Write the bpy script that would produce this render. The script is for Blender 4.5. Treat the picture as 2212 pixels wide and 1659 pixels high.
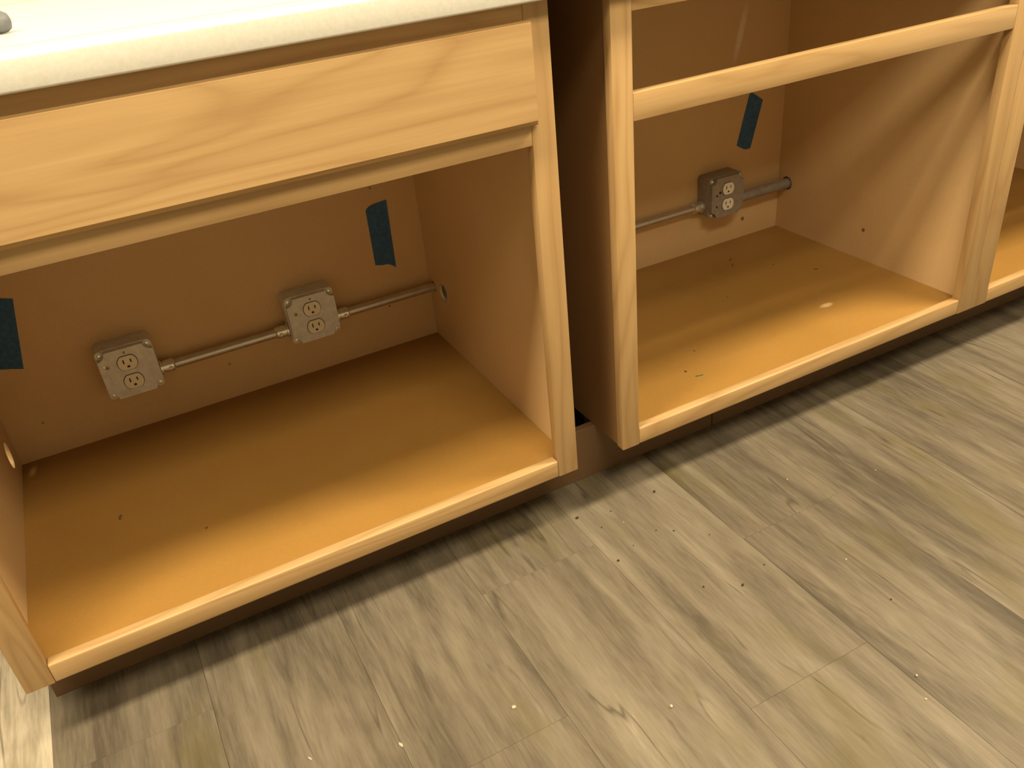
import bpy, bmesh, math, random
from mathutils import Vector, Matrix

# ---------------------------------------------------------------- clear
for o in list(bpy.data.objects):
    bpy.data.objects.remove(o)
S = bpy.context.scene
C = S.collection
PI = math.pi

# ---------------------------------------------------------------- camera
CAM = (0.30549498, -1.04190192, 1.02423587)
RIGHT = Vector((0.8802615, -0.46535665, -0.09264379))
DOWN = Vector((-0.3131741, -0.42313155, -0.85022449))
FWD = Vector((0.35645711, 0.77743352, -0.51820406))
cd = bpy.data.cameras.new('camera')
cam = bpy.data.objects.new('camera', cd)
C.objects.link(cam)
cam.matrix_world = Matrix.Translation(CAM) @ Matrix((RIGHT, -DOWN, -FWD)).transposed().to_4x4()
cd.sensor_fit = 'HORIZONTAL'
cd.sensor_width = 36.0
cd.lens = 1837.9 / 2212 * 36.0
cd.clip_start = 0.02
S.camera = cam

# ---------------------------------------------------------------- world, lamps, exposure
w = bpy.data.worlds.new('world')
S.world = w
w.use_nodes = True
w.node_tree.nodes['Background'].inputs[0].default_value = (0.9, 0.8, 0.62, 1)
w.node_tree.nodes['Background'].inputs[1].default_value = 0.05

WARM = (1.0, 0.83, 0.56)
CEIL = 2.44


def lamp(name, loc, rot, power, sx, sy, color):
    l = bpy.data.lights.new(name, 'AREA')
    l.shape = 'RECTANGLE'
    l.size, l.size_y = sx, sy
    l.energy = power
    l.color = color
    o = bpy.data.objects.new(name, l)
    o.location = loc
    o.rotation_euler = rot
    C.objects.link(o)
    return o


# a row of two tube fixtures on the ceiling in front of the cabinets, and a wide unseen panel added further back to fill the cabinet insides with light
KEYS_AND_FILL = [(-0.38, -0.46, 1.10, 0.30, 56), (2.45, -0.50, 0.90, 0.30, 66), (0.8, -1.45, 1.15, 0.56, 43)]
for kx, ky, sx, sy, p in KEYS_AND_FILL:
    lamp('ceiling_key_or_fill', (kx, ky, CEIL - 0.055), (0, 0, 0), p, sx, sy, WARM)

S.view_settings.view_transform = 'Standard'
S.view_settings.look = 'None'
S.view_settings.exposure = 0.22
S.view_settings.gamma = 1.0
S.view_settings.use_curve_mapping = False


# ---------------------------------------------------------------- materials
def new_mat(name):
    m = bpy.data.materials.new(name)
    m.use_nodes = True
    nt = m.node_tree
    b = nt.nodes['Principled BSDF']
    return m, nt, b


def N(nt, t, **kw):
    n = nt.nodes.new(t)
    for k, v in kw.items():
        setattr(n, k, v)
    return n


def ramp(nt, stops, interp='LINEAR'):
    r = N(nt, 'ShaderNodeValToRGB')
    e = r.color_ramp.elements
    r.color_ramp.interpolation = interp
    while len(e) < len(stops):
        e.new(0.5)
    for el, (p, c) in zip(e, stops):
        el.position = p
        el.color = (*c, 1) if len(c) == 3 else c
    return r


def math_n(nt, op, a, b=None):
    n = N(nt, 'ShaderNodeMath', operation=op)
    for i, v in enumerate((a, b)):
        if v is None:
            continue
        if isinstance(v, (int, float)):
            n.inputs[i].default_value = v
        else:
            nt.links.new(v, n.inputs[i])
    return n.outputs[0]


def mix(nt, fac, a, b, mode='MIX'):
    n = N(nt, 'ShaderNodeMix', data_type='RGBA', blend_type=mode)
    for sock, v in ((n.inputs['Factor'], fac), (n.inputs['A'], a), (n.inputs['B'], b)):
        if isinstance(v, (int, float)):
            sock.default_value = v
        elif isinstance(v, tuple):
            sock.default_value = (*v, 1)
        else:
            nt.links.new(v, sock)
    return n.outputs['Result']


def plank_coords(nt, scales):
    """place in the room, shifted along the grain by each row's own amount so that a row runs on across its end joints"""
    g = N(nt, 'ShaderNodeNewGeometry')
    oi = N(nt, 'ShaderNodeObjectInfo')
    sc = N(nt, 'ShaderNodeSeparateColor')
    nt.links.new(oi.outputs['Color'], sc.inputs[0])
    cx = N(nt, 'ShaderNodeCombineXYZ')
    nt.links.new(math_n(nt, 'MULTIPLY', sc.outputs[2], 0.25), cx.inputs[0])
    nt.links.new(math_n(nt, 'MULTIPLY', sc.outputs[1], 23.0), cx.inputs[1])
    add = N(nt, 'ShaderNodeVectorMath', operation='ADD')
    nt.links.new(g.outputs['Position'], add.inputs[0])
    nt.links.new(cx.outputs[0], add.inputs[1])
    out = []
    for s in scales:
        mp = N(nt, 'ShaderNodeVectorMath', operation='MULTIPLY')
        nt.links.new(add.outputs[0], mp.inputs[0])
        mp.inputs[1].default_value = s
        out.append(mp.outputs[0])
    return out, oi


def coords(nt, scale, offset_amount=13.0):
    """object coordinates, shifted by a random amount for each object, then scaled per axis"""
    tc = N(nt, 'ShaderNodeTexCoord')
    oi = N(nt, 'ShaderNodeObjectInfo')
    off = math_n(nt, 'MULTIPLY', oi.outputs['Random'], offset_amount)
    cx = N(nt, 'ShaderNodeCombineXYZ')
    for i in range(3):
        nt.links.new(off, cx.inputs[i])
    add = N(nt, 'ShaderNodeVectorMath', operation='ADD')
    nt.links.new(tc.outputs['Object'], add.inputs[0])
    nt.links.new(cx.outputs[0], add.inputs[1])
    out = []
    for s in (scale if isinstance(scale, list) else [scale]):
        mp = N(nt, 'ShaderNodeVectorMath', operation='MULTIPLY')
        nt.links.new(add.outputs[0], mp.inputs[0])
        mp.inputs[1].default_value = s
        out.append(mp.outputs[0])
    return out, tc.outputs['Object'], oi


def noise(nt, vec, scale=1.0, detail=3.0, rough=0.55, dist=0.0):
    n = N(nt, 'ShaderNodeTexNoise')
    nt.links.new(vec, n.inputs['Vector'])
    n.inputs['Scale'].default_value = scale
    n.inputs['Detail'].default_value = detail
    n.inputs['Roughness'].default_value = rough
    n.inputs['Distortion'].default_value = dist
    return n.outputs['Fac']


def oak(name, axis, light, dark, rough=0.36):
    """varnished oak, grain running along axis 0 (x), 1 (y) or 2 (z)"""
    m, nt, b = new_mat(name)
    s1 = [9.0] * 3
    s1[axis] = 1.1
    s2 = [260.0] * 3
    s2[axis] = 5.0
    s3 = [40.0] * 3
    s3[axis] = 2.2
    (v1, v2, v3), _, oi = coords(nt, [tuple(s1), tuple(s2), tuple(s3)])
    big = noise(nt, v1, 1.0, 2.0, 0.5, 0.5)
    rings = math_n(nt, 'PINGPONG', math_n(nt, 'MULTIPLY', big, 9.0), 0.5)
    rings = math_n(nt, 'POWER', math_n(nt, 'MULTIPLY', rings, 2.0), 2.2)
    fine = noise(nt, v2, 1.0, 3.0, 0.6)
    mid = noise(nt, v3, 1.0, 3.0, 0.6, 0.3)
    k = math_n(nt, 'ADD', math_n(nt, 'MULTIPLY', rings, 0.30), math_n(nt, 'MULTIPLY', fine, 0.30))
    k = math_n(nt, 'ADD', k, math_n(nt, 'MULTIPLY', mid, 0.55))
    r = ramp(nt, [(0.30, light), (0.95, dark)])
    nt.links.new(k, r.inputs[0])
    nt.links.new(r.outputs[0], b.inputs['Base Color'])
    b.inputs['Roughness'].default_value = rough
    b.inputs['Specular IOR Level'].default_value = 0.4
    bp = N(nt, 'ShaderNodeBump')
    bp.inputs['Strength'].default_value = 0.08
    bp.inputs['Distance'].default_value = 0.0006
    nt.links.new(fine, bp.inputs['Height'])
    nt.links.new(bp.outputs[0], b.inputs['Normal'])
    return m


OAK_L, OAK_D = (0.555, 0.370, 0.175), (0.375, 0.222, 0.088)
M = {}
M['oak_x'] = oak('oak_grain_across', 0, OAK_L, OAK_D)
M['oak_z'] = oak('oak_grain_upright', 2, OAK_L, OAK_D)


def panel(name, c1, c2, rough, marks=()):
    """wood-print board of the cabinet insides; marks = worn pale spots (centre, size, tilt axis shift)"""
    m, nt, b = new_mat(name)
    (v1, v2), obj, oi = coords(nt, [(3.0, 3.0, 3.0), (170.0, 170.0, 170.0)])
    a = noise(nt, v1, 1.0, 3.0, 0.6, 0.4)
    f = noise(nt, v2, 1.0, 2.0, 0.6)
    k = math_n(nt, 'ADD', math_n(nt, 'MULTIPLY', a, 0.7), math_n(nt, 'MULTIPLY', f, 0.3))
    r = ramp(nt, [(0.3, c1), (0.7, c2)])
    nt.links.new(k, r.inputs[0])
    col = r.outputs[0]
    for (ctr, size, shear, pale, amt) in marks:
        sep = N(nt, 'ShaderNodeSeparateXYZ')
        nt.links.new(obj, sep.inputs[0])
        terms = []
        for i in range(3):
            if size[i] is None:
                continue
            d = math_n(nt, 'SUBTRACT', sep.outputs[i], ctr[i])
            if i == 0 and shear:
                ax, sh = shear
                d = math_n(nt, 'SUBTRACT', d, math_n(nt, 'MULTIPLY', math_n(nt, 'SUBTRACT', sep.outputs[ax], ctr[ax]), sh))
            d = math_n(nt, 'DIVIDE', d, size[i])
            terms.append(math_n(nt, 'MULTIPLY', d, d))
        t = math_n(nt, 'ADD', terms[0], terms[1])
        t = math_n(nt, 'ADD', t, math_n(nt, 'MULTIPLY', math_n(nt, 'SUBTRACT', f, 0.5), 1.2))
        msk = ramp(nt, [(0.05, (amt,) * 3), (1.0, (0, 0, 0))])
        nt.links.new(t, msk.inputs[0])
        col = mix(nt, msk.outputs[0], col, pale)
    nt.links.new(col, b.inputs['Base Color'])
    b.inputs['Roughness'].default_value = rough
    b.inputs['Specular IOR Level'].default_value = 0.35
    return m


IN1, IN2 = (0.65, 0.445, 0.225), (0.74, 0.515, 0.27)
FL1, FL2 = (0.33, 0.178, 0.042), (0.40, 0.217, 0.056)
M['bottom'] = panel('cabinet_bottom_board', FL1, FL2, 0.36)
M['inside'] = panel('cabinet_inside_board', IN1, IN2, 0.42)
M['side'] = panel('gap_side_shade_board', (0.21, 0.115, 0.046), (0.26, 0.145, 0.06), 0.5)  # gap-facing side panel, its board colour darkened to stand in for the gap's shade
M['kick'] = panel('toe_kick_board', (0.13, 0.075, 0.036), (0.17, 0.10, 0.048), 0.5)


def plain(name, col, rough=0.5, metal=0.0, var=0.12, scale=60.0, spec=0.5, bump=0.0):
    m, nt, b = new_mat(name)
    (v1,), _, _ = coords(nt, [(scale,) * 3])
    n = noise(nt, v1, 1.0, 3.0, 0.6)
    lo = tuple(max(0, c * (1 - var)) for c in col)
    hi = tuple(min(1, c * (1 + var)) for c in col)
    r = ramp(nt, [(0.3, lo), (0.7, hi)])
    nt.links.new(n, r.inputs[0])
    nt.links.new(r.outputs[0], b.inputs['Base Color'])
    b.inputs['Roughness'].default_value = rough
    b.inputs['Metallic'].default_value = metal
    b.inputs['Specular IOR Level'].default_value = spec
    if bump:
        bp = N(nt, 'ShaderNodeBump')
        bp.inputs['Strength'].default_value = bump
        bp.inputs['Distance'].default_value = 0.001
        nt.links.new(n, bp.inputs['Height'])
        nt.links.new(bp.outputs[0], b.inputs['Normal'])
    return m


M['counter'] = plain('cream_laminate', (0.68, 0.675, 0.63), 0.35, var=0.05, scale=220)
M['steel'] = plain('galvanised_steel', (0.68, 0.70, 0.70), 0.42, metal=0.2, var=0.12, scale=70)
M['steel_dark'] = plain('tarnished_steel', (0.36, 0.34, 0.31), 0.38, metal=0.4, var=0.12, scale=70)
M['emt'] = plain('conduit_steel', (0.62, 0.60, 0.54), 0.33, metal=0.8, var=0.08, scale=50)
M['bright'] = plain('bright_zinc', (0.85, 0.83, 0.76), 0.22, metal=0.8, var=0.05)
M['ivory'] = plain('ivory_plastic', (0.88, 0.84, 0.70), 0.4, var=0.03)
M['slot'] = plain('dark_slot', (0.03, 0.025, 0.02), 0.7)
M['screw'] = plain('dull_screw', (0.33, 0.27, 0.18), 0.4, metal=0.6)
M['tape'] = plain('blue_masking_tape', (0.058, 0.140, 0.290), 0.75, var=0.18, scale=130, spec=0.2, bump=0.2)
M['wall'] = plain('cream_wall_paint', (0.68, 0.65, 0.58), 0.8, var=0.03, scale=12)
M['ceil'] = plain('white_ceiling_paint', (0.75, 0.73, 0.69), 0.9, var=0.02, scale=12)
M['sub'] = plain('underlay', (0.06, 0.05, 0.04), 0.9)
M['grey'] = plain('grey_tool_plastic', (0.15, 0.165, 0.18), 0.45)
M['crumb'] = plain('dark_crumb', (0.035, 0.025, 0.018), 0.8)
M['chip'] = plain('wood_chip', (0.16, 0.09, 0.03), 0.7)
M['green'] = plain('green_sliver', (0.05, 0.16, 0.09), 0.6)
M['pale'] = plain('pale_grit', (0.46, 0.41, 0.32), 0.6)
M['lampw'] = plain('lamp_trim_white', (0.8, 0.8, 0.78), 0.5)


def plank_mat():
    m, nt, b = new_mat('grey_oak_vinyl_plank')
    (v1, v2, v3, v4, v5), oi = plank_coords(nt, [(9.0, 1.7, 1), (34.0, 3.2, 1), (240.0, 22.0, 1), (7.0, 3.0, 1), (16.0, 1.3, 1)])
    cloud = noise(nt, v1, 1.0, 4.0, 0.6, 0.6)
    streak = noise(nt, v2, 1.0, 4.0, 0.62, 0.7)
    fine = noise(nt, v3, 1.0, 3.0, 0.65)
    patch = noise(nt, v4, 1.0, 3.0, 0.6, 0.5)
    k = math_n(nt, 'ADD', math_n(nt, 'MULTIPLY', cloud, 0.62), math_n(nt, 'MULTIPLY', streak, 0.42))
    k = math_n(nt, 'ADD', k, math_n(nt, 'MULTIPLY', fine, 0.22))
    sepc = N(nt, 'ShaderNodeSeparateColor')
    nt.links.new(oi.outputs['Color'], sepc.inputs[0])
    k = math_n(nt, 'ADD', k, math_n(nt, 'SUBTRACT', sepc.outputs[0], 0.5))
    r = ramp(nt, [(0.36, (0.042, 0.033, 0.023)), (0.52, (0.090, 0.074, 0.053)), (0.66, (0.158, 0.133, 0.097)), (0.84, (0.240, 0.207, 0.153)), (1.0, (0.46, 0.41, 0.32))])
    nt.links.new(k, r.inputs[0])
    col = r.outputs[0]
    # olive blotches printed in the grain
    om = ramp(nt, [(0.55, (0, 0, 0)), (0.70, (0.55, 0.55, 0.55))])
    nt.links.new(patch, om.inputs[0])
    col = mix(nt, om.outputs[0], col, (0.115, 0.095, 0.034))
    # thin dark cracks running with the grain
    cr = N(nt, 'ShaderNodeTexNoise')
    nt.links.new(v5, cr.inputs['Vector'])
    cr.inputs['Scale'].default_value = 1.0
    cr.inputs['Detail'].default_value = 2.0
    cr.inputs['Distortion'].default_value = 0.25
    d = math_n(nt, 'ABSOLUTE', math_n(nt, 'SUBTRACT', cr.outputs['Fac'], 0.5))
    gate = ramp(nt, [(0.50, (0, 0, 0)), (0.60, (1, 1, 1))])
    nt.links.new(streak, gate.inputs[0])
    line = ramp(nt, [(0.0, (0.65, 0.65, 0.65)), (0.016, (0, 0, 0))])
    nt.links.new(d, line.inputs[0])
    lm = math_n(nt, 'MULTIPLY', line.outputs[0], gate.outputs[0])
    col = mix(nt, lm, col, (0.04, 0.03, 0.02))
    nt.links.new(col, b.inputs['Base Color'])
    b.inputs['Roughness'].default_value = 0.52
    b.inputs['Specular IOR Level'].default_value = 0.3
    bp = N(nt, 'ShaderNodeBump')
    bp.inputs['Strength'].default_value = 0.25
    bp.inputs['Distance'].default_value = 0.0006
    nt.links.new(fine, bp.inputs['Height'])
    nt.links.new(bp.outputs[0], b.inputs['Normal'])
    return m


M['plank'] = plank_mat()


# ---------------------------------------------------------------- mesh helpers
def link(name, me, mat, parent=None, loc=(0, 0, 0), kind=None):
    o = bpy.data.objects.new(name, me)
    if mat is not None and not me.materials:
        me.materials.append(M[mat] if isinstance(mat, str) else mat)
    C.objects.link(o)
    o.location = loc
    if parent is not None:
        o.parent = parent
        o.location = Vector(loc) - world_loc(parent)
    if kind:
        o['kind'] = kind
    return o


def world_loc(o):
    v = Vector(o.location)
    while o.parent is not None:
        o = o.parent
        v = v + Vector(o.location)
    return v


def finish(bm, name, smooth=None):
    bmesh.ops.recalc_face_normals(bm, faces=bm.faces)
    me = bpy.data.meshes.new(name)
    bm.to_mesh(me)
    bm.free()
    if smooth is not None:
        me.polygons.foreach_set('use_smooth', [True] * len(me.polygons))
        try:
            me.set_sharp_from_angle(angle=math.radians(smooth))
        except Exception:
            pass
    return me


def box_mesh(name, dx, dy, dz, bev=0.0008, seg=1):
    bm = bmesh.new()
    bmesh.ops.create_cube(bm, size=1.0)
    for v in bm.verts:
        v.co = Vector((v.co.x * dx, v.co.y * dy, v.co.z * dz))
    if bev > 0:
        bmesh.ops.bevel(bm, geom=list(bm.edges), offset=bev, segments=seg, affect='EDGES', profile=0.5)
    return finish(bm, name, 40 if seg > 1 else None)


def box(name, x0, x1, y0, y1, z0, z1, mat, parent=None, bev=0.0008, seg=1, kind=None):
    me = box_mesh(name, x1 - x0, y1 - y0, z1 - z0, bev, seg)
    return link(name, me, mat, parent, ((x0 + x1) / 2, (y0 + y1) / 2, (z0 + z1) / 2), kind)


def prism_y(name, pts, y0, y1, mat, parent=None, loc=(0, 0, 0), bev=0.0, seg=2, smooth=None):
    """outline in x,z (relative to loc) extruded from y0 to y1; y0 is the face towards the room and is rounded by bev"""
    bm = bmesh.new()
    f = [bm.verts.new((p[0], y0, p[1])) for p in pts]
    k = [bm.verts.new((p[0], y1, p[1])) for p in pts]
    bm.faces.new(f)
    bm.faces.new(k[::-1])
    n = len(pts)
    for i in range(n):
        bm.faces.new((f[i], k[i], k[(i + 1) % n], f[(i + 1) % n]))
    if bev:
        bm.edges.ensure_lookup_table()
        ed = [e for e in bm.edges if all(abs(v.co.y - y0) < 1e-9 for v in e.verts)]
        bmesh.ops.bevel(bm, geom=ed, offset=bev, segments=seg, affect='EDGES', profile=0.5)
    return link(name, finish(bm, name, smooth), mat, parent, loc)


def lathe(name, prof, axis, mat, parent=None, loc=(0, 0, 0), n=24, smooth=40):
    """prof = [(along, radius)] turned round axis 'x' or 'y'"""
    bm = bmesh.new()
    rings = []
    for a, r in prof:
        ring = []
        for i in range(n):
            t = 2 * PI * i / n
            c, s = r * math.cos(t), r * math.sin(t)
            ring.append(bm.verts.new((a, c, s) if axis == 'x' else ((c, a, s) if axis == 'y' else (c, s, a))))
        rings.append(ring)
    for p, q in zip(rings, rings[1:]):
        for i in range(n):
            bm.faces.new((p[i], p[(i + 1) % n], q[(i + 1) % n], q[i]))
    bm.faces.new(rings[0])
    bm.faces.new(rings[-1])
    return link(name, finish(bm, name, smooth), mat, parent, loc)


def thing(name, label, cat, loc=(0, 0, 0), group=None):
    o = bpy.data.objects.new(name, None)
    o.empty_display_size = 0.05
    C.objects.link(o)
    o.location = loc
    return tag(o, label, cat, group)


def tag(o, label, cat, group=None):
    o['label'] = label
    o['category'] = cat
    if group:
        o['group'] = group
    return o


def cut_x(o, holes):
    """drill holes along x: (y, z, radius_y, radius_z) in world"""
    base = world_loc(o)
    for i, (y, z, ry, rz) in enumerate(holes):
        bm = bmesh.new()
        n = 28
        a, c = [], []
        for k in range(n):
            t = 2 * PI * k / n
            yy, zz = y + ry * math.cos(t), z + rz * math.sin(t)
            a.append(bm.verts.new((base.x - 0.05, yy, zz)))
            c.append(bm.verts.new((base.x + 0.05, yy, zz)))
        bm.faces.new(a)
        bm.faces.new(c[::-1])
        for k in range(n):
            bm.faces.new((a[k], c[k], c[(k + 1) % n], a[(k + 1) % n]))
        me = finish(bm, 'drill')
        t = bpy.data.objects.new('drill', me)
        C.objects.link(t)
        md = o.modifiers.new('hole', 'BOOLEAN')
        md.operation = 'DIFFERENCE'
        md.solver = 'EXACT'
        md.object = t
        bpy.context.view_layer.update()
        dg = bpy.context.evaluated_depsgraph_get()
        new = bpy.data.meshes.new_from_object(o.evaluated_get(dg))
        o.modifiers.clear()
        o.data = new
        bpy.data.objects.remove(t)
        bpy.data.meshes.remove(me)


# ---------------------------------------------------------------- the room
X0, X1, Y0, Y1 = -2.2, 3.9, -4.2, 0.612
floor = box('floor', X0, X1, Y0, Y1, -0.06, -0.006, 'sub', bev=0, kind='structure')
ceiling = box('ceiling', X0, X1, Y0, Y1, CEIL, CEIL + 0.06, 'ceil', bev=0, kind='structure')
for nm, a in (('wall_back', (X0, X1, Y1, Y1 + 0.1)), ('wall_front', (X0, X1, Y0 - 0.1, Y0)),
              ('wall_left', (X0 - 0.1, X0, Y0, Y1)), ('wall_right', (X1, X1 + 0.1, Y0, Y1))):
    box(nm, *a, -0.06, CEIL + 0.06, 'wall', bev=0, kind='structure')

# floor planks: width PW, running away from the cabinets; end joints staggered
PW, PL = 0.2205, 1.22
random.seed(7)
JOINT = {-1: -0.30, 0: -0.056, 1: -0.62, 2: -0.345, 3: -0.07, 4: -0.47, 5: -0.20, 6: -0.85, 7: 0.02, 8: -0.55, 9: -0.28}
TONE = {-2: 0.52, -1: 0.87, 0: 0.50, 1: 0.50, 2: 0.49, 3: 0.52, 4: 0.53, 5: 0.51, 6: 0.50, 7: 0.47, 8: 0.5}  # the row just left of the cabinets is lightened, brighter light painted in
pmesh = {}
c0 = math.floor((X0 + 0.006) / PW)
c1 = math.ceil((X1 + 0.006) / PW)
for c in range(c0, c1):
    xa, xb = max(X0, -0.006 + c * PW), min(X1, -0.006 + (c + 1) * PW)
    if xb - xa < 0.02:
        continue
    j = JOINT.get(c, -random.random() * 1.2)
    row_shift = random.random()
    ys = [j + k * PL for k in range(-5, 5)]
    cuts = [Y0] + [y for y in ys if Y0 + 0.05 < y < Y1 - 0.05] + [Y1]
    for ya, yb_ in zip(cuts, cuts[1:]):
        key = (round(xb - xa, 4), round(yb_ - ya, 3))
        if key not in pmesh:
            pmesh[key] = box_mesh('plank', xb - xa - 0.0003, yb_ - ya - 0.0002, 0.006, 0.0003)
            pmesh[key].materials.append(M['plank'])
        o = link('plank', pmesh[key], None, floor, ((xa + xb) / 2, (ya + yb_) / 2, -0.003))
        t = TONE.get(c, 0.5) + random.uniform(-0.008, 0.008)
        o.color = (t, row_shift, random.random() * 0.05, 1)

# ---------------------------------------------------------------- cabinets
ZB, ZF, ZR, ZT = 0.114, 0.1366, 0.1475, 0.876


def cabinet(label, x0, x1, sl, sr, zo, zm, ztop, yb, drawer=False, holes_l=(), holes_r=(), pl=0.009, pr=0.009, inset_l=0.0025, inset_r=0.0025, marks=(), back_marks=(), skin='inside'):
    t = thing('base_cabinet', label, 'cabinet', ((x0 + x1) / 2, 0.3, 0.0), 'oak base cabinets without doors')
    fy = 0.019
    sL = box('stile', x0, x0 + sl, 0, fy, ZB, ZT, 'oak_z', t, 0.0012, 2)
    sR = box('stile', x1 - sr, x1, 0, fy, ZB, ZT, 'oak_z', t, 0.0012, 2)
    a, b = x0 + sl, x1 - sr
    box('bottom_rail', a, b, 0.0003, fy, ZB, ZR, 'oak_x', t, 0.003, 3)
    box('middle_rail', a, b, 0.0003, fy, zo, zm, 'oak_x', t, 0.0012, 2)
    box('top_rail', a, b, 0.0003, fy, ztop, ZT, 'oak_x', t, 0.0012, 2)
    fm = panel('cabinet_floor_board', FL1, FL2, 0.36, marks) if marks else M['bottom']
    bmz = panel('cabinet_back_board', IN1, IN2, 0.42, back_marks) if back_marks else M['inside']
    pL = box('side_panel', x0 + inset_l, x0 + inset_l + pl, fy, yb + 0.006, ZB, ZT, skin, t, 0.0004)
    pR = box('side_panel', x1 - inset_r - pr, x1 - inset_r, fy, yb + 0.006, ZB, ZT, 'inside', t, 0.0004)
    if holes_l:
        cut_x(pL, holes_l)
    if holes_r:
        cut_x(pR, holes_r)
    xa, xb = x0 + inset_l + pl, x1 - inset_r - pr
    box('floor_panel', xa, xb, fy, yb, ZF - 0.012, ZF, fm, t, 0.0003)
    bp = box('back_panel', xa, xb, yb, yb + 0.006, ZB, ZT, bmz, t, 0.0003)
    for yy in (0.15, yb - 0.03):
        box('base_support', x0 + 0.02, x1 - 0.02, yy, yy + 0.016, 0.0, ZF - 0.013, 'kick', t, 0)
    if drawer:
        dx0, dx1, dz0, dz1 = x0 + sl - 0.008, b + 0.0075, 0.7205, 0.8535
        bm = bmesh.new()
        hx, hz = (dx1 - dx0) / 2, (dz1 - dz0) / 2
        c = 0.009
        prof = [(0.0, 0.0), (-0.006, 0.0), (-0.0095, c * 0.35), (-0.019, c)]
        rings = []
        for y, ins in prof:
            rings.append([bm.verts.new((sx * (hx - ins * 0.7), y, sz * (hz - ins * (1.0 if sz < 0 else 0.12)))) for sx, sz in ((-1, -1), (1, -1), (1, 1), (-1, 1))])
        for p, q in zip(rings, rings[1:]):
            for i in range(4):
                bm.faces.new((p[i], p[(i + 1) % 4], q[(i + 1) % 4], q[i]))
        bm.faces.new(rings[0])
        bm.faces.new(rings[-1])
        link('drawer_front', finish(bm, 'drawer_front'), 'oak_x', t, ((dx0 + dx1) / 2, 0, (dz0 + dz1) / 2))
    return t, bp, pL, pR


def screw_head(parent, x, y, z, axis='y', r=0.004, mat='screw'):
    if axis == 'y':
        return lathe('screw', [(0.0, r), (-0.001, r), (-0.0016, r * 0.6)], 'y', mat, parent, (x, y, z), 14)
    return lathe('screw', [(0.0, r), (-0.001, r), (-0.0016, r * 0.6)], 'x', mat, parent, (x, y, z), 14)


YBL, YBR, ZC = 0.5933, 0.586, 0.260      # back panels, conduit height
YCL, YCR = YBL - 0.024, YBL - 0.024
CR = 0.0092
hole = 0.0115
cabL, bpL, pLL, pLR = cabinet('oak base cabinet under the cream countertop with a closed drawer front', 0.0, 0.8923, 0.0378, 0.0379, 0.6911, 0.729, 0.838, YBL, True,
                              holes_l=[(0.527, 0.199, 0.021, 0.026)], holes_r=[(YCL, ZC, hole, hole), (0.5195, 0.263, 0.0210, 0.0215)], pl=0.010, pr=0.006)
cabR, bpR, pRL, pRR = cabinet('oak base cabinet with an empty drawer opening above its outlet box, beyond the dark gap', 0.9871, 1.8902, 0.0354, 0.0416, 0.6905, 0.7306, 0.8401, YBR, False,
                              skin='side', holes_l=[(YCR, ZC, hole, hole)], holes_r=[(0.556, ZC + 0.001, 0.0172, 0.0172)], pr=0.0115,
                              marks=[((1.639 - 1.43865, 0.166 - 0.3025, 0), (0.020, 0.010, None), None, (0.82, 0.60, 0.33), 0.75)],
                              back_marks=[((1.7285 - 1.43865, 0, 0.645 - 0.495), (0.011, None, 0.070), (2, 0.24), (0.92, 0.78, 0.58), 0.75)])
cab3, bp3, p3L, p3R = cabinet('third oak base cabinet, cut off by the edge of the picture', 1.8906, 2.70, 0.0473, 0.038, 0.6905, 0.7306, 0.8401, YBR, False,
                              holes_l=[(0.556, ZC + 0.001, 0.0172, 0.0172)], pl=0.009)
# small fixings
for (x, z) in ((0.430, 0.213), (0.075, 0.209), (0.788, 0.497), (0.784, 0.234)):
    screw_head(bpL, x, YBL, z, 'y', 0.0024, 'screw')
screw_head(bpR, 1.760, YBR, 0.186, 'y', 0.0052)
screw_head(pRR, 1.8902 - 0.0025 - 0.0115, 0.296, 0.211, 'x', 0.0042)

# toe kick boards under the cabinets
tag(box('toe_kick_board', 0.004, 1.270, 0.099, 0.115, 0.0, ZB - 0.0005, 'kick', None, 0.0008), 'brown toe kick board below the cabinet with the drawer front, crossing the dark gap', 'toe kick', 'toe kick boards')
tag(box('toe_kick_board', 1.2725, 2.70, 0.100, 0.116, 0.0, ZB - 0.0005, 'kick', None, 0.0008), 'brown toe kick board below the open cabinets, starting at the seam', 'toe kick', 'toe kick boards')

# countertop: front strip, seam, main slab
ct = thing('countertop', 'cream laminate countertop with a blunt front edge over the cabinets', 'countertop', (1.3, 0.29, ZT))
box('front_strip', -0.025, 2.72, -0.0250, 0.0665, ZT + 0.0002, 0.9096, 'counter', ct, 0.003, 3)
box('slab', -0.025, 2.72, 0.0670, 0.611, ZT + 0.0002, 0.9112, 'counter', ct, 0.0006)

# grey tool end lying on the countertop
tl = lathe('tool_handle', [(-0.13, 0.008), (-0.128, 0.0095), (-0.05, 0.0105), (-0.047, 0.0122), (-0.012, 0.0125), (-0.008, 0.0112), (-0.006, 0.0112), (-0.004, 0.0124), (0.004, 0.0118), (0.009, 0.0088), (0.011, 0.004)], 'x', 'grey', None, (0.266, 0.192, 0.9112 + 0.0126), 24)
tl.rotation_euler = (0, 0, 0.25)
tag(tl, 'small grey cylindrical tool end lying on the cream countertop', 'tool')


# ---------------------------------------------------------------- outlet boxes and conduit
def arc(cx, cz, r, a0, a1, n):
    return [(cx + r * math.cos(a0 + (a1 - a0) * i / n), cz + r * math.sin(a0 + (a1 - a0) * i / n)) for i in range(n + 1)]


def rounded(h, r, n=5):
    p = []
    for i, (sx, sz) in enumerate(((1, 1), (-1, 1), (-1, -1), (1, -1))):
        p += arc(sx * (h - r), sz * (h - r), r, i * PI / 2, (i + 1) * PI / 2, n)
    return p


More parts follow.
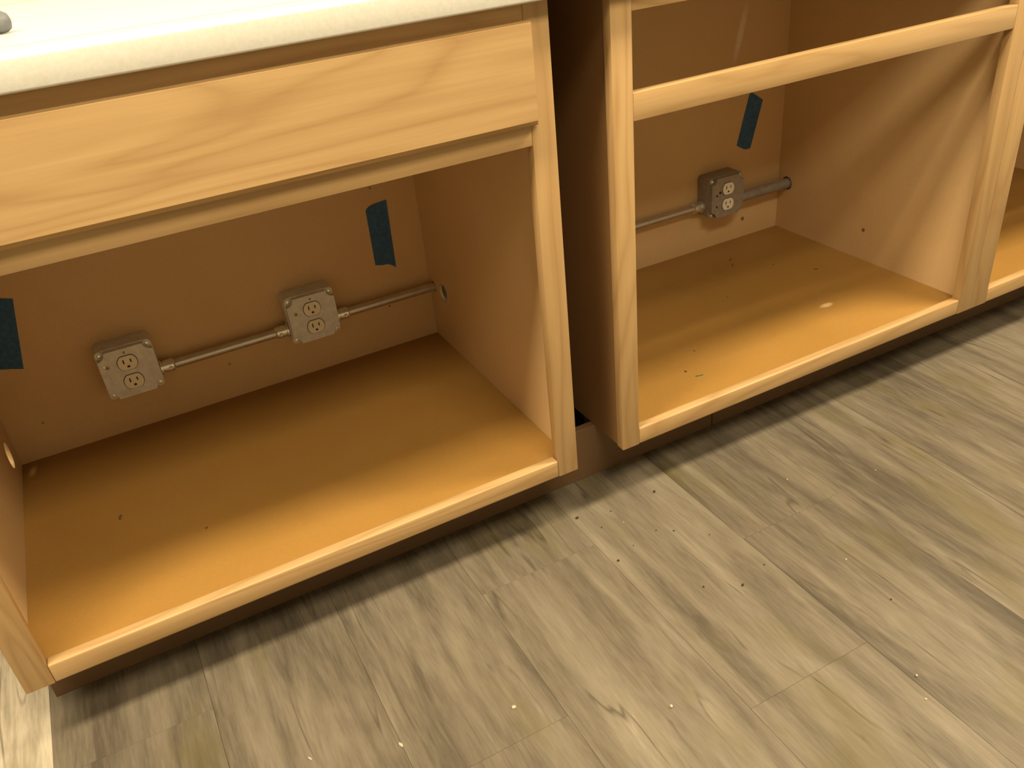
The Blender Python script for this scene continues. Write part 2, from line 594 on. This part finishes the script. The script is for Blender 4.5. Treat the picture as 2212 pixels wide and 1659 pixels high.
def notched(h, r, n=6):
    """square with a concave bite at each corner"""
    p = []
    for i, (sx, sz) in enumerate(((1, 1), (-1, 1), (-1, -1), (1, -1))):
        b = i * PI / 2
        p += arc(sx * h, sz * h, r, b - PI / 2, b - PI, n)
    return p


def face_outline(r=0.0172, flat=0.0142):
    p = []
    for i in range(40):
        t = 2 * PI * i / 40
        p.append((r * math.cos(t), max(-flat, min(flat, r * math.sin(t)))))
    return p


def outlet_box(label, x, yb, z, screws=(), st='steel'):
    t = thing('outlet_box', label, 'outlet', (x, yb, z - 0.05), 'steel outlet boxes')
    D = 0.042
    L = (x, yb, z)
    prism_y('box_body', rounded(0.0505, 0.010), -D, -0.0002, st, t, L, 0.0012, 2, 40)
    cov = prism_y('cover', notched(0.0490, 0.0150), -D - 0.0125, -D - 0.0002, st, t, L, 0.0045, 3, 40)
    for sx in (-1, 1):
        for sz in (-1, 1):
            e = lathe('ear', [(-D + 0.0005, 0.0082), (-D - 0.0022, 0.0082), (-D - 0.003, 0.0074)], 'y', st, t, (x + sx * 0.0425, yb, z + sz * 0.0425), 18)
            lathe('screw', [(-D - 0.0028, 0.0042), (-D - 0.0048, 0.004), (-D - 0.0056, 0.0026)], 'y', 'bright', e, (x + sx * 0.0425, yb, z + sz * 0.0425), 14)
    yf = -D - 0.0125
    for dz in (0.0196, -0.0196):
        rc = prism_y('receptacle', face_outline(), yf - 0.0018, yf + 0.0005, 'ivory', t, (x, yb, z + dz), 0.0006, 1)
        prism_y('rim', face_outline(0.0184, 0.0154), yf - 0.0003, yf + 0.0006, 'slot', t, (x, yb, z + dz))
        ys = yf - 0.0018
        for sx, hgt in ((-1, 0.0042), (1, 0.0035)):
            prism_y('slot', [(-0.0012, -hgt), (0.0012, -hgt), (0.0012, hgt), (-0.0012, hgt)], ys - 0.0001, ys + 0.0004, 'slot', rc, (x + sx * 0.0064, yb, z + dz + 0.0036))
        prism_y('ground_slot', arc(0, 0, 0.0026, 0, PI, 8) + [(-0.0026, -0.0018), (0.0026, -0.0018)], ys - 0.0001, ys + 0.0004, 'slot', rc, (x, yb, z + dz - 0.0075))
    for (sx, sz, r, mt) in screws:
        lathe('screw', [(yf + 0.0004, r), (yf - 0.0010, r), (yf - 0.0016, r * 0.6)], 'y', mt, t, (x + sx, yb, z + sz), 14)
    # knock-outs pressed into the two sides
    for s in (-1, 1):
        for dz in (0.026,):
            lathe('knockout', [(s * 0.0502, 0.0105), (s * 0.0509, 0.0105), (s * 0.0511, 0.0098)], 'x', st, t, (x, yb - 0.021, z + dz), 20)
    return t


Z0 = 0.2845
outlet_box('steel outlet box furthest from the dark gap, joined to a second box by conduit', 0.2525, YBL, Z0, [(-0.035, 0.020, 0.0034, 'screw'), (-0.041, 0.022, 0.003, 'bright'), (0.0, 0.041, 0.0022, 'screw')])
outlet_box('steel outlet box with conduit running off both its sides beside the blue tape', 0.6085, YBL, Z0, [(-0.034, 0.017, 0.0034, 'screw'), (0.0, 0.041, 0.0022, 'screw')])
outlet_box('darker steel outlet box in the cabinet with the empty drawer opening', 1.6620, YBR, Z0, [(-0.024, 0.014, 0.0032, 'slot'), (-0.034, 0.008, 0.0026, 'slot'), (-0.034, -0.020, 0.0026, 'slot')], 'steel_dark')


def conduit(label, xa, xb, y, z, ends, r=CR, name='conduit'):
    t = thing(name, label, 'conduit', ((xa + xb) / 2, y, z - r))
    lathe('pipe', [(xa, r * 0.85), (xa, r), (xb, r), (xb, r * 0.85)], 'x', 'emt', t, (0, y, z), 24)
    for ex, s in ends:          # connector at box side ex, pointing away in direction s
        q = lathe('connector', [(ex + s * 0.0008, 0.0150), (ex + s * 0.0040, 0.0150), (ex + s * 0.0042, 0.0105), (ex + s * 0.0070, 0.0105), (ex + s * 0.0072, 0.0124), (ex + s * 0.0250, 0.0124), (ex + s * 0.0262, 0.0112), (ex + s * 0.0275, 0.0098)], 'x', 'bright', t, (0, y, z), 24)
        box('set_screw', ex + s * 0.018 - 0.003, ex + s * 0.018 + 0.003, y - 0.016, y - 0.0115, z - 0.003, z + 0.003, 'bright', q, 0.0006)
    return t


conduit('thin steel conduit pipe joining the two outlet boxes of one cabinet', 0.2525 + 0.0512, 0.6085 - 0.0512, YCL, ZC, [(0.2525 + 0.0508, 1), (0.6085 - 0.0508, -1)])
conduit('long steel conduit pipe crossing the dark gap between two cabinets', 0.6085 + 0.0512, 1.6620 - 0.0512, YCL, ZC, [(0.6085 + 0.0508, 1), (1.6620 - 0.0508, -1)])
nip = thing('conduit_nipple', 'short thick steel conduit leaving through a hole beside the darker outlet box', 'conduit', (1.79, 0.556, ZC - 0.013))
lathe('pipe', [(1.6620 + 0.0512, 0.0110), (1.6620 + 0.0512, 0.0132), (1.98, 0.0132), (1.98, 0.0110)], 'x', 'steel_dark', nip, (0, 0.556, ZC + 0.001), 24)
lathe('locknut', [(1.6620 + 0.0510, 0.0170), (1.6620 + 0.0545, 0.0170), (1.6620 + 0.0550, 0.0160)], 'x', 'steel_dark', nip, (0, 0.556, ZC + 0.001), 8, None)


# ---------------------------------------------------------------- blue tape
def tape(label, pts, yb, lift):
    """strip of tape on a back panel, its torn ends lifting a little"""
    cx = sum(p[0] for p in pts) / len(pts)
    cz = sum(p[1] for p in pts) / len(pts)
    o = prism_y('masking_tape', [(p[0] - cx, p[1] - cz) for p in pts], -0.0009, -0.0001, 'tape', None, (cx, yb, cz))
    bm = bmesh.new()
    bm.from_mesh(o.data)
    for v in bm.verts:
        if v.co.z > 0.055:
            v.co.y -= lift * (v.co.z - 0.055) / 0.02
    bm.to_mesh(o.data)
    bm.free()
    return tag(o, label, 'tape', 'strips of blue masking tape')


tape('blue masking tape strip furthest from the dark gap, cut off by the picture edge', [(0.0655, 0.470), (0.082, 0.467), (0.095, 0.464), (0.113, 0.458), (0.098, 0.392), (0.083, 0.325), (0.066, 0.331), (0.048, 0.336), (0.034, 0.338), (0.050, 0.405)], YBL, 0.001)
tape('upright blue masking tape strip beside the conduit and the inner corner', [(0.771, 0.453), (0.7735, 0.457), (0.779, 0.4605), (0.787, 0.463), (0.817, 0.466), (0.8155, 0.39), (0.814, 0.317), (0.806, 0.324), (0.797, 0.329), (0.783, 0.3305), (0.770, 0.334), (0.7705, 0.40)], YBL, 0.002)
tape('slanting blue masking tape strip above the darker outlet box', [(1.763, 0.501), (1.769, 0.504), (1.781, 0.497), (1.806, 0.480), (1.804, 0.473), (1.789, 0.42), (1.774, 0.368), (1.765, 0.367), (1.754, 0.369), (1.740, 0.377), (1.730, 0.383), (1.746, 0.442)], YBR, 0.001)


# ---------------------------------------------------------------- crumbs and chips
def crumb(name, label, cat, x, y, z, sx, sy, sz, rot, mat, group, seed):
    rnd = random.Random(seed)
    bm = bmesh.new()
    bmesh.ops.create_icosphere(bm, subdivisions=1, radius=1.0)
    for v in bm.verts:
        f = rnd.uniform(0.72, 1.12)
        v.co = Vector((v.co.x * sx * f, v.co.y * sy * f, v.co.z * sz * f))
    zmin = min(v.co.z for v in bm.verts)
    for v in bm.verts:
        v.co.z -= zmin
    o = link(name, finish(bm, name), mat, None, (x, y, z + 0.0001))
    o.rotation_euler = (0, 0, rot)
    return tag(o, label, cat, group)


crumb('plastic_sliver', 'thin green sliver lying on the board inside the open cabinet', 'debris', 1.2315, 0.095, ZF, 0.0105, 0.0018, 0.0012, -0.25, 'green', None, 1)
crumb('wood_chip', 'dark brown chip on the board below the two outlet boxes', 'debris', 0.163, 0.305, ZF, 0.0026, 0.0085, 0.0018, -0.3, 'chip', None, 2)
crumb('wood_chip', 'tiny faint brown chip nearest the front rail below the outlet boxes', 'debris', 0.288, 0.190, ZF, 0.0024, 0.0034, 0.001, 0.5, 'chip', None, 3)
gi = 'small chips inside the open cabinet'
for i, (x, y, sx, sy, r) in enumerate([(1.220, 0.123, 0.0015, 0.0042, 0.2), (1.285, 0.178, 0.002, 0.002, 0), (1.755, 0.316, 0.0055, 0.0022, -0.7), (1.640, 0.487, 0.012, 0.0022, 0.5), (1.622, 0.458, 0.010, 0.0018, 0.7), (1.70, 0.40, 0.002, 0.002, 0.3), (1.50, 0.33, 0.0022, 0.0018, 0.3)]):
    crumb('wood_chip', 'small dark chip scattered on the board inside the open cabinet', 'debris', x, y, ZF, sx, sy, 0.001, r, 'chip', gi, 20 + i)
gf = 'dark crumbs on the plank floor'
for i, (x, y, s) in enumerate([(0.887, 0.006, 0.0042), (1.046, -0.011, 0.0036), (0.887, -0.127, 0.0030), (1.022, -0.284, 0.0030), (0.948, -0.012, 0.0018), (0.910, -0.040, 0.0018), (0.968, -0.253, 0.0022), (1.082, -0.267, 0.0018), (0.985, -0.100, 0.0018), (1.010, -0.118, 0.0022), (1.055, -0.160, 0.0016), (0.93, -0.11, 0.0016), (1.19, -0.43, 0.0020)]):
    crumb('dirt_crumb', 'tiny dark crumb lying on the grey plank floor', 'debris', x, y, 0.0, s, s * 0.75, s * 0.5, i * 1.3, 'crumb', gf, 50 + i)
gp = 'pale grit on the plank floor'
for i, (x, y, s, l) in enumerate([(0.434, -0.264, 0.0022, 0.0055), (0.317, -0.217, 0.0018, 0.0045), (0.597, -0.293, 0.0034, 0.004), (1.106, -0.549, 0.0030, 0.0022), (0.786, -0.410, 0.0036, 0.0026), (1.085, -0.582, 0.0018, 0.002), (0.95, -0.05, 0.0012, 0.0022), (1.20, -0.33, 0.0016, 0.0022), (1.27, -0.12, 0.0012, 0.002), (1.42, -0.19, 0.0016, 0.0014)]):
    crumb('pale_grit', 'tiny pale speck of grit on the grey plank floor', 'debris', x, y, 0.0, s, l, s * 0.5, 0.3 + i * 0.2, 'pale', gp, 80 + i)

# ---------------------------------------------------------------- housings of the two tubes and of the added fill panel, outside the picture
def frame_z(name, x, y, z0, z1, hx, hy, t, mat):
    bm = bmesh.new()
    rings = [[bm.verts.new((sx * (hx + e), sy * (hy + e), z)) for sx, sy in ((-1, -1), (1, -1), (1, 1), (-1, 1))] for e, z in ((0, z0), (t, z0), (t, z1), (0, z1))]
    for q in range(4):
        p, r = rings[q], rings[(q + 1) % 4]
        for k in range(4):
            bm.faces.new((p[k], p[(k + 1) % 4], r[(k + 1) % 4], r[k]))
    return link(name, finish(bm, name), mat, None, (x, y, 0), 'structure')


for i, (kx, ky, sx, sy, p) in enumerate(KEYS_AND_FILL):
    frame_z('trim_%d' % (i + 1), kx, ky, CEIL - 0.058, CEIL - 0.0005, sx / 2 + 0.003, sy / 2 + 0.003, 0.012, 'lampw')
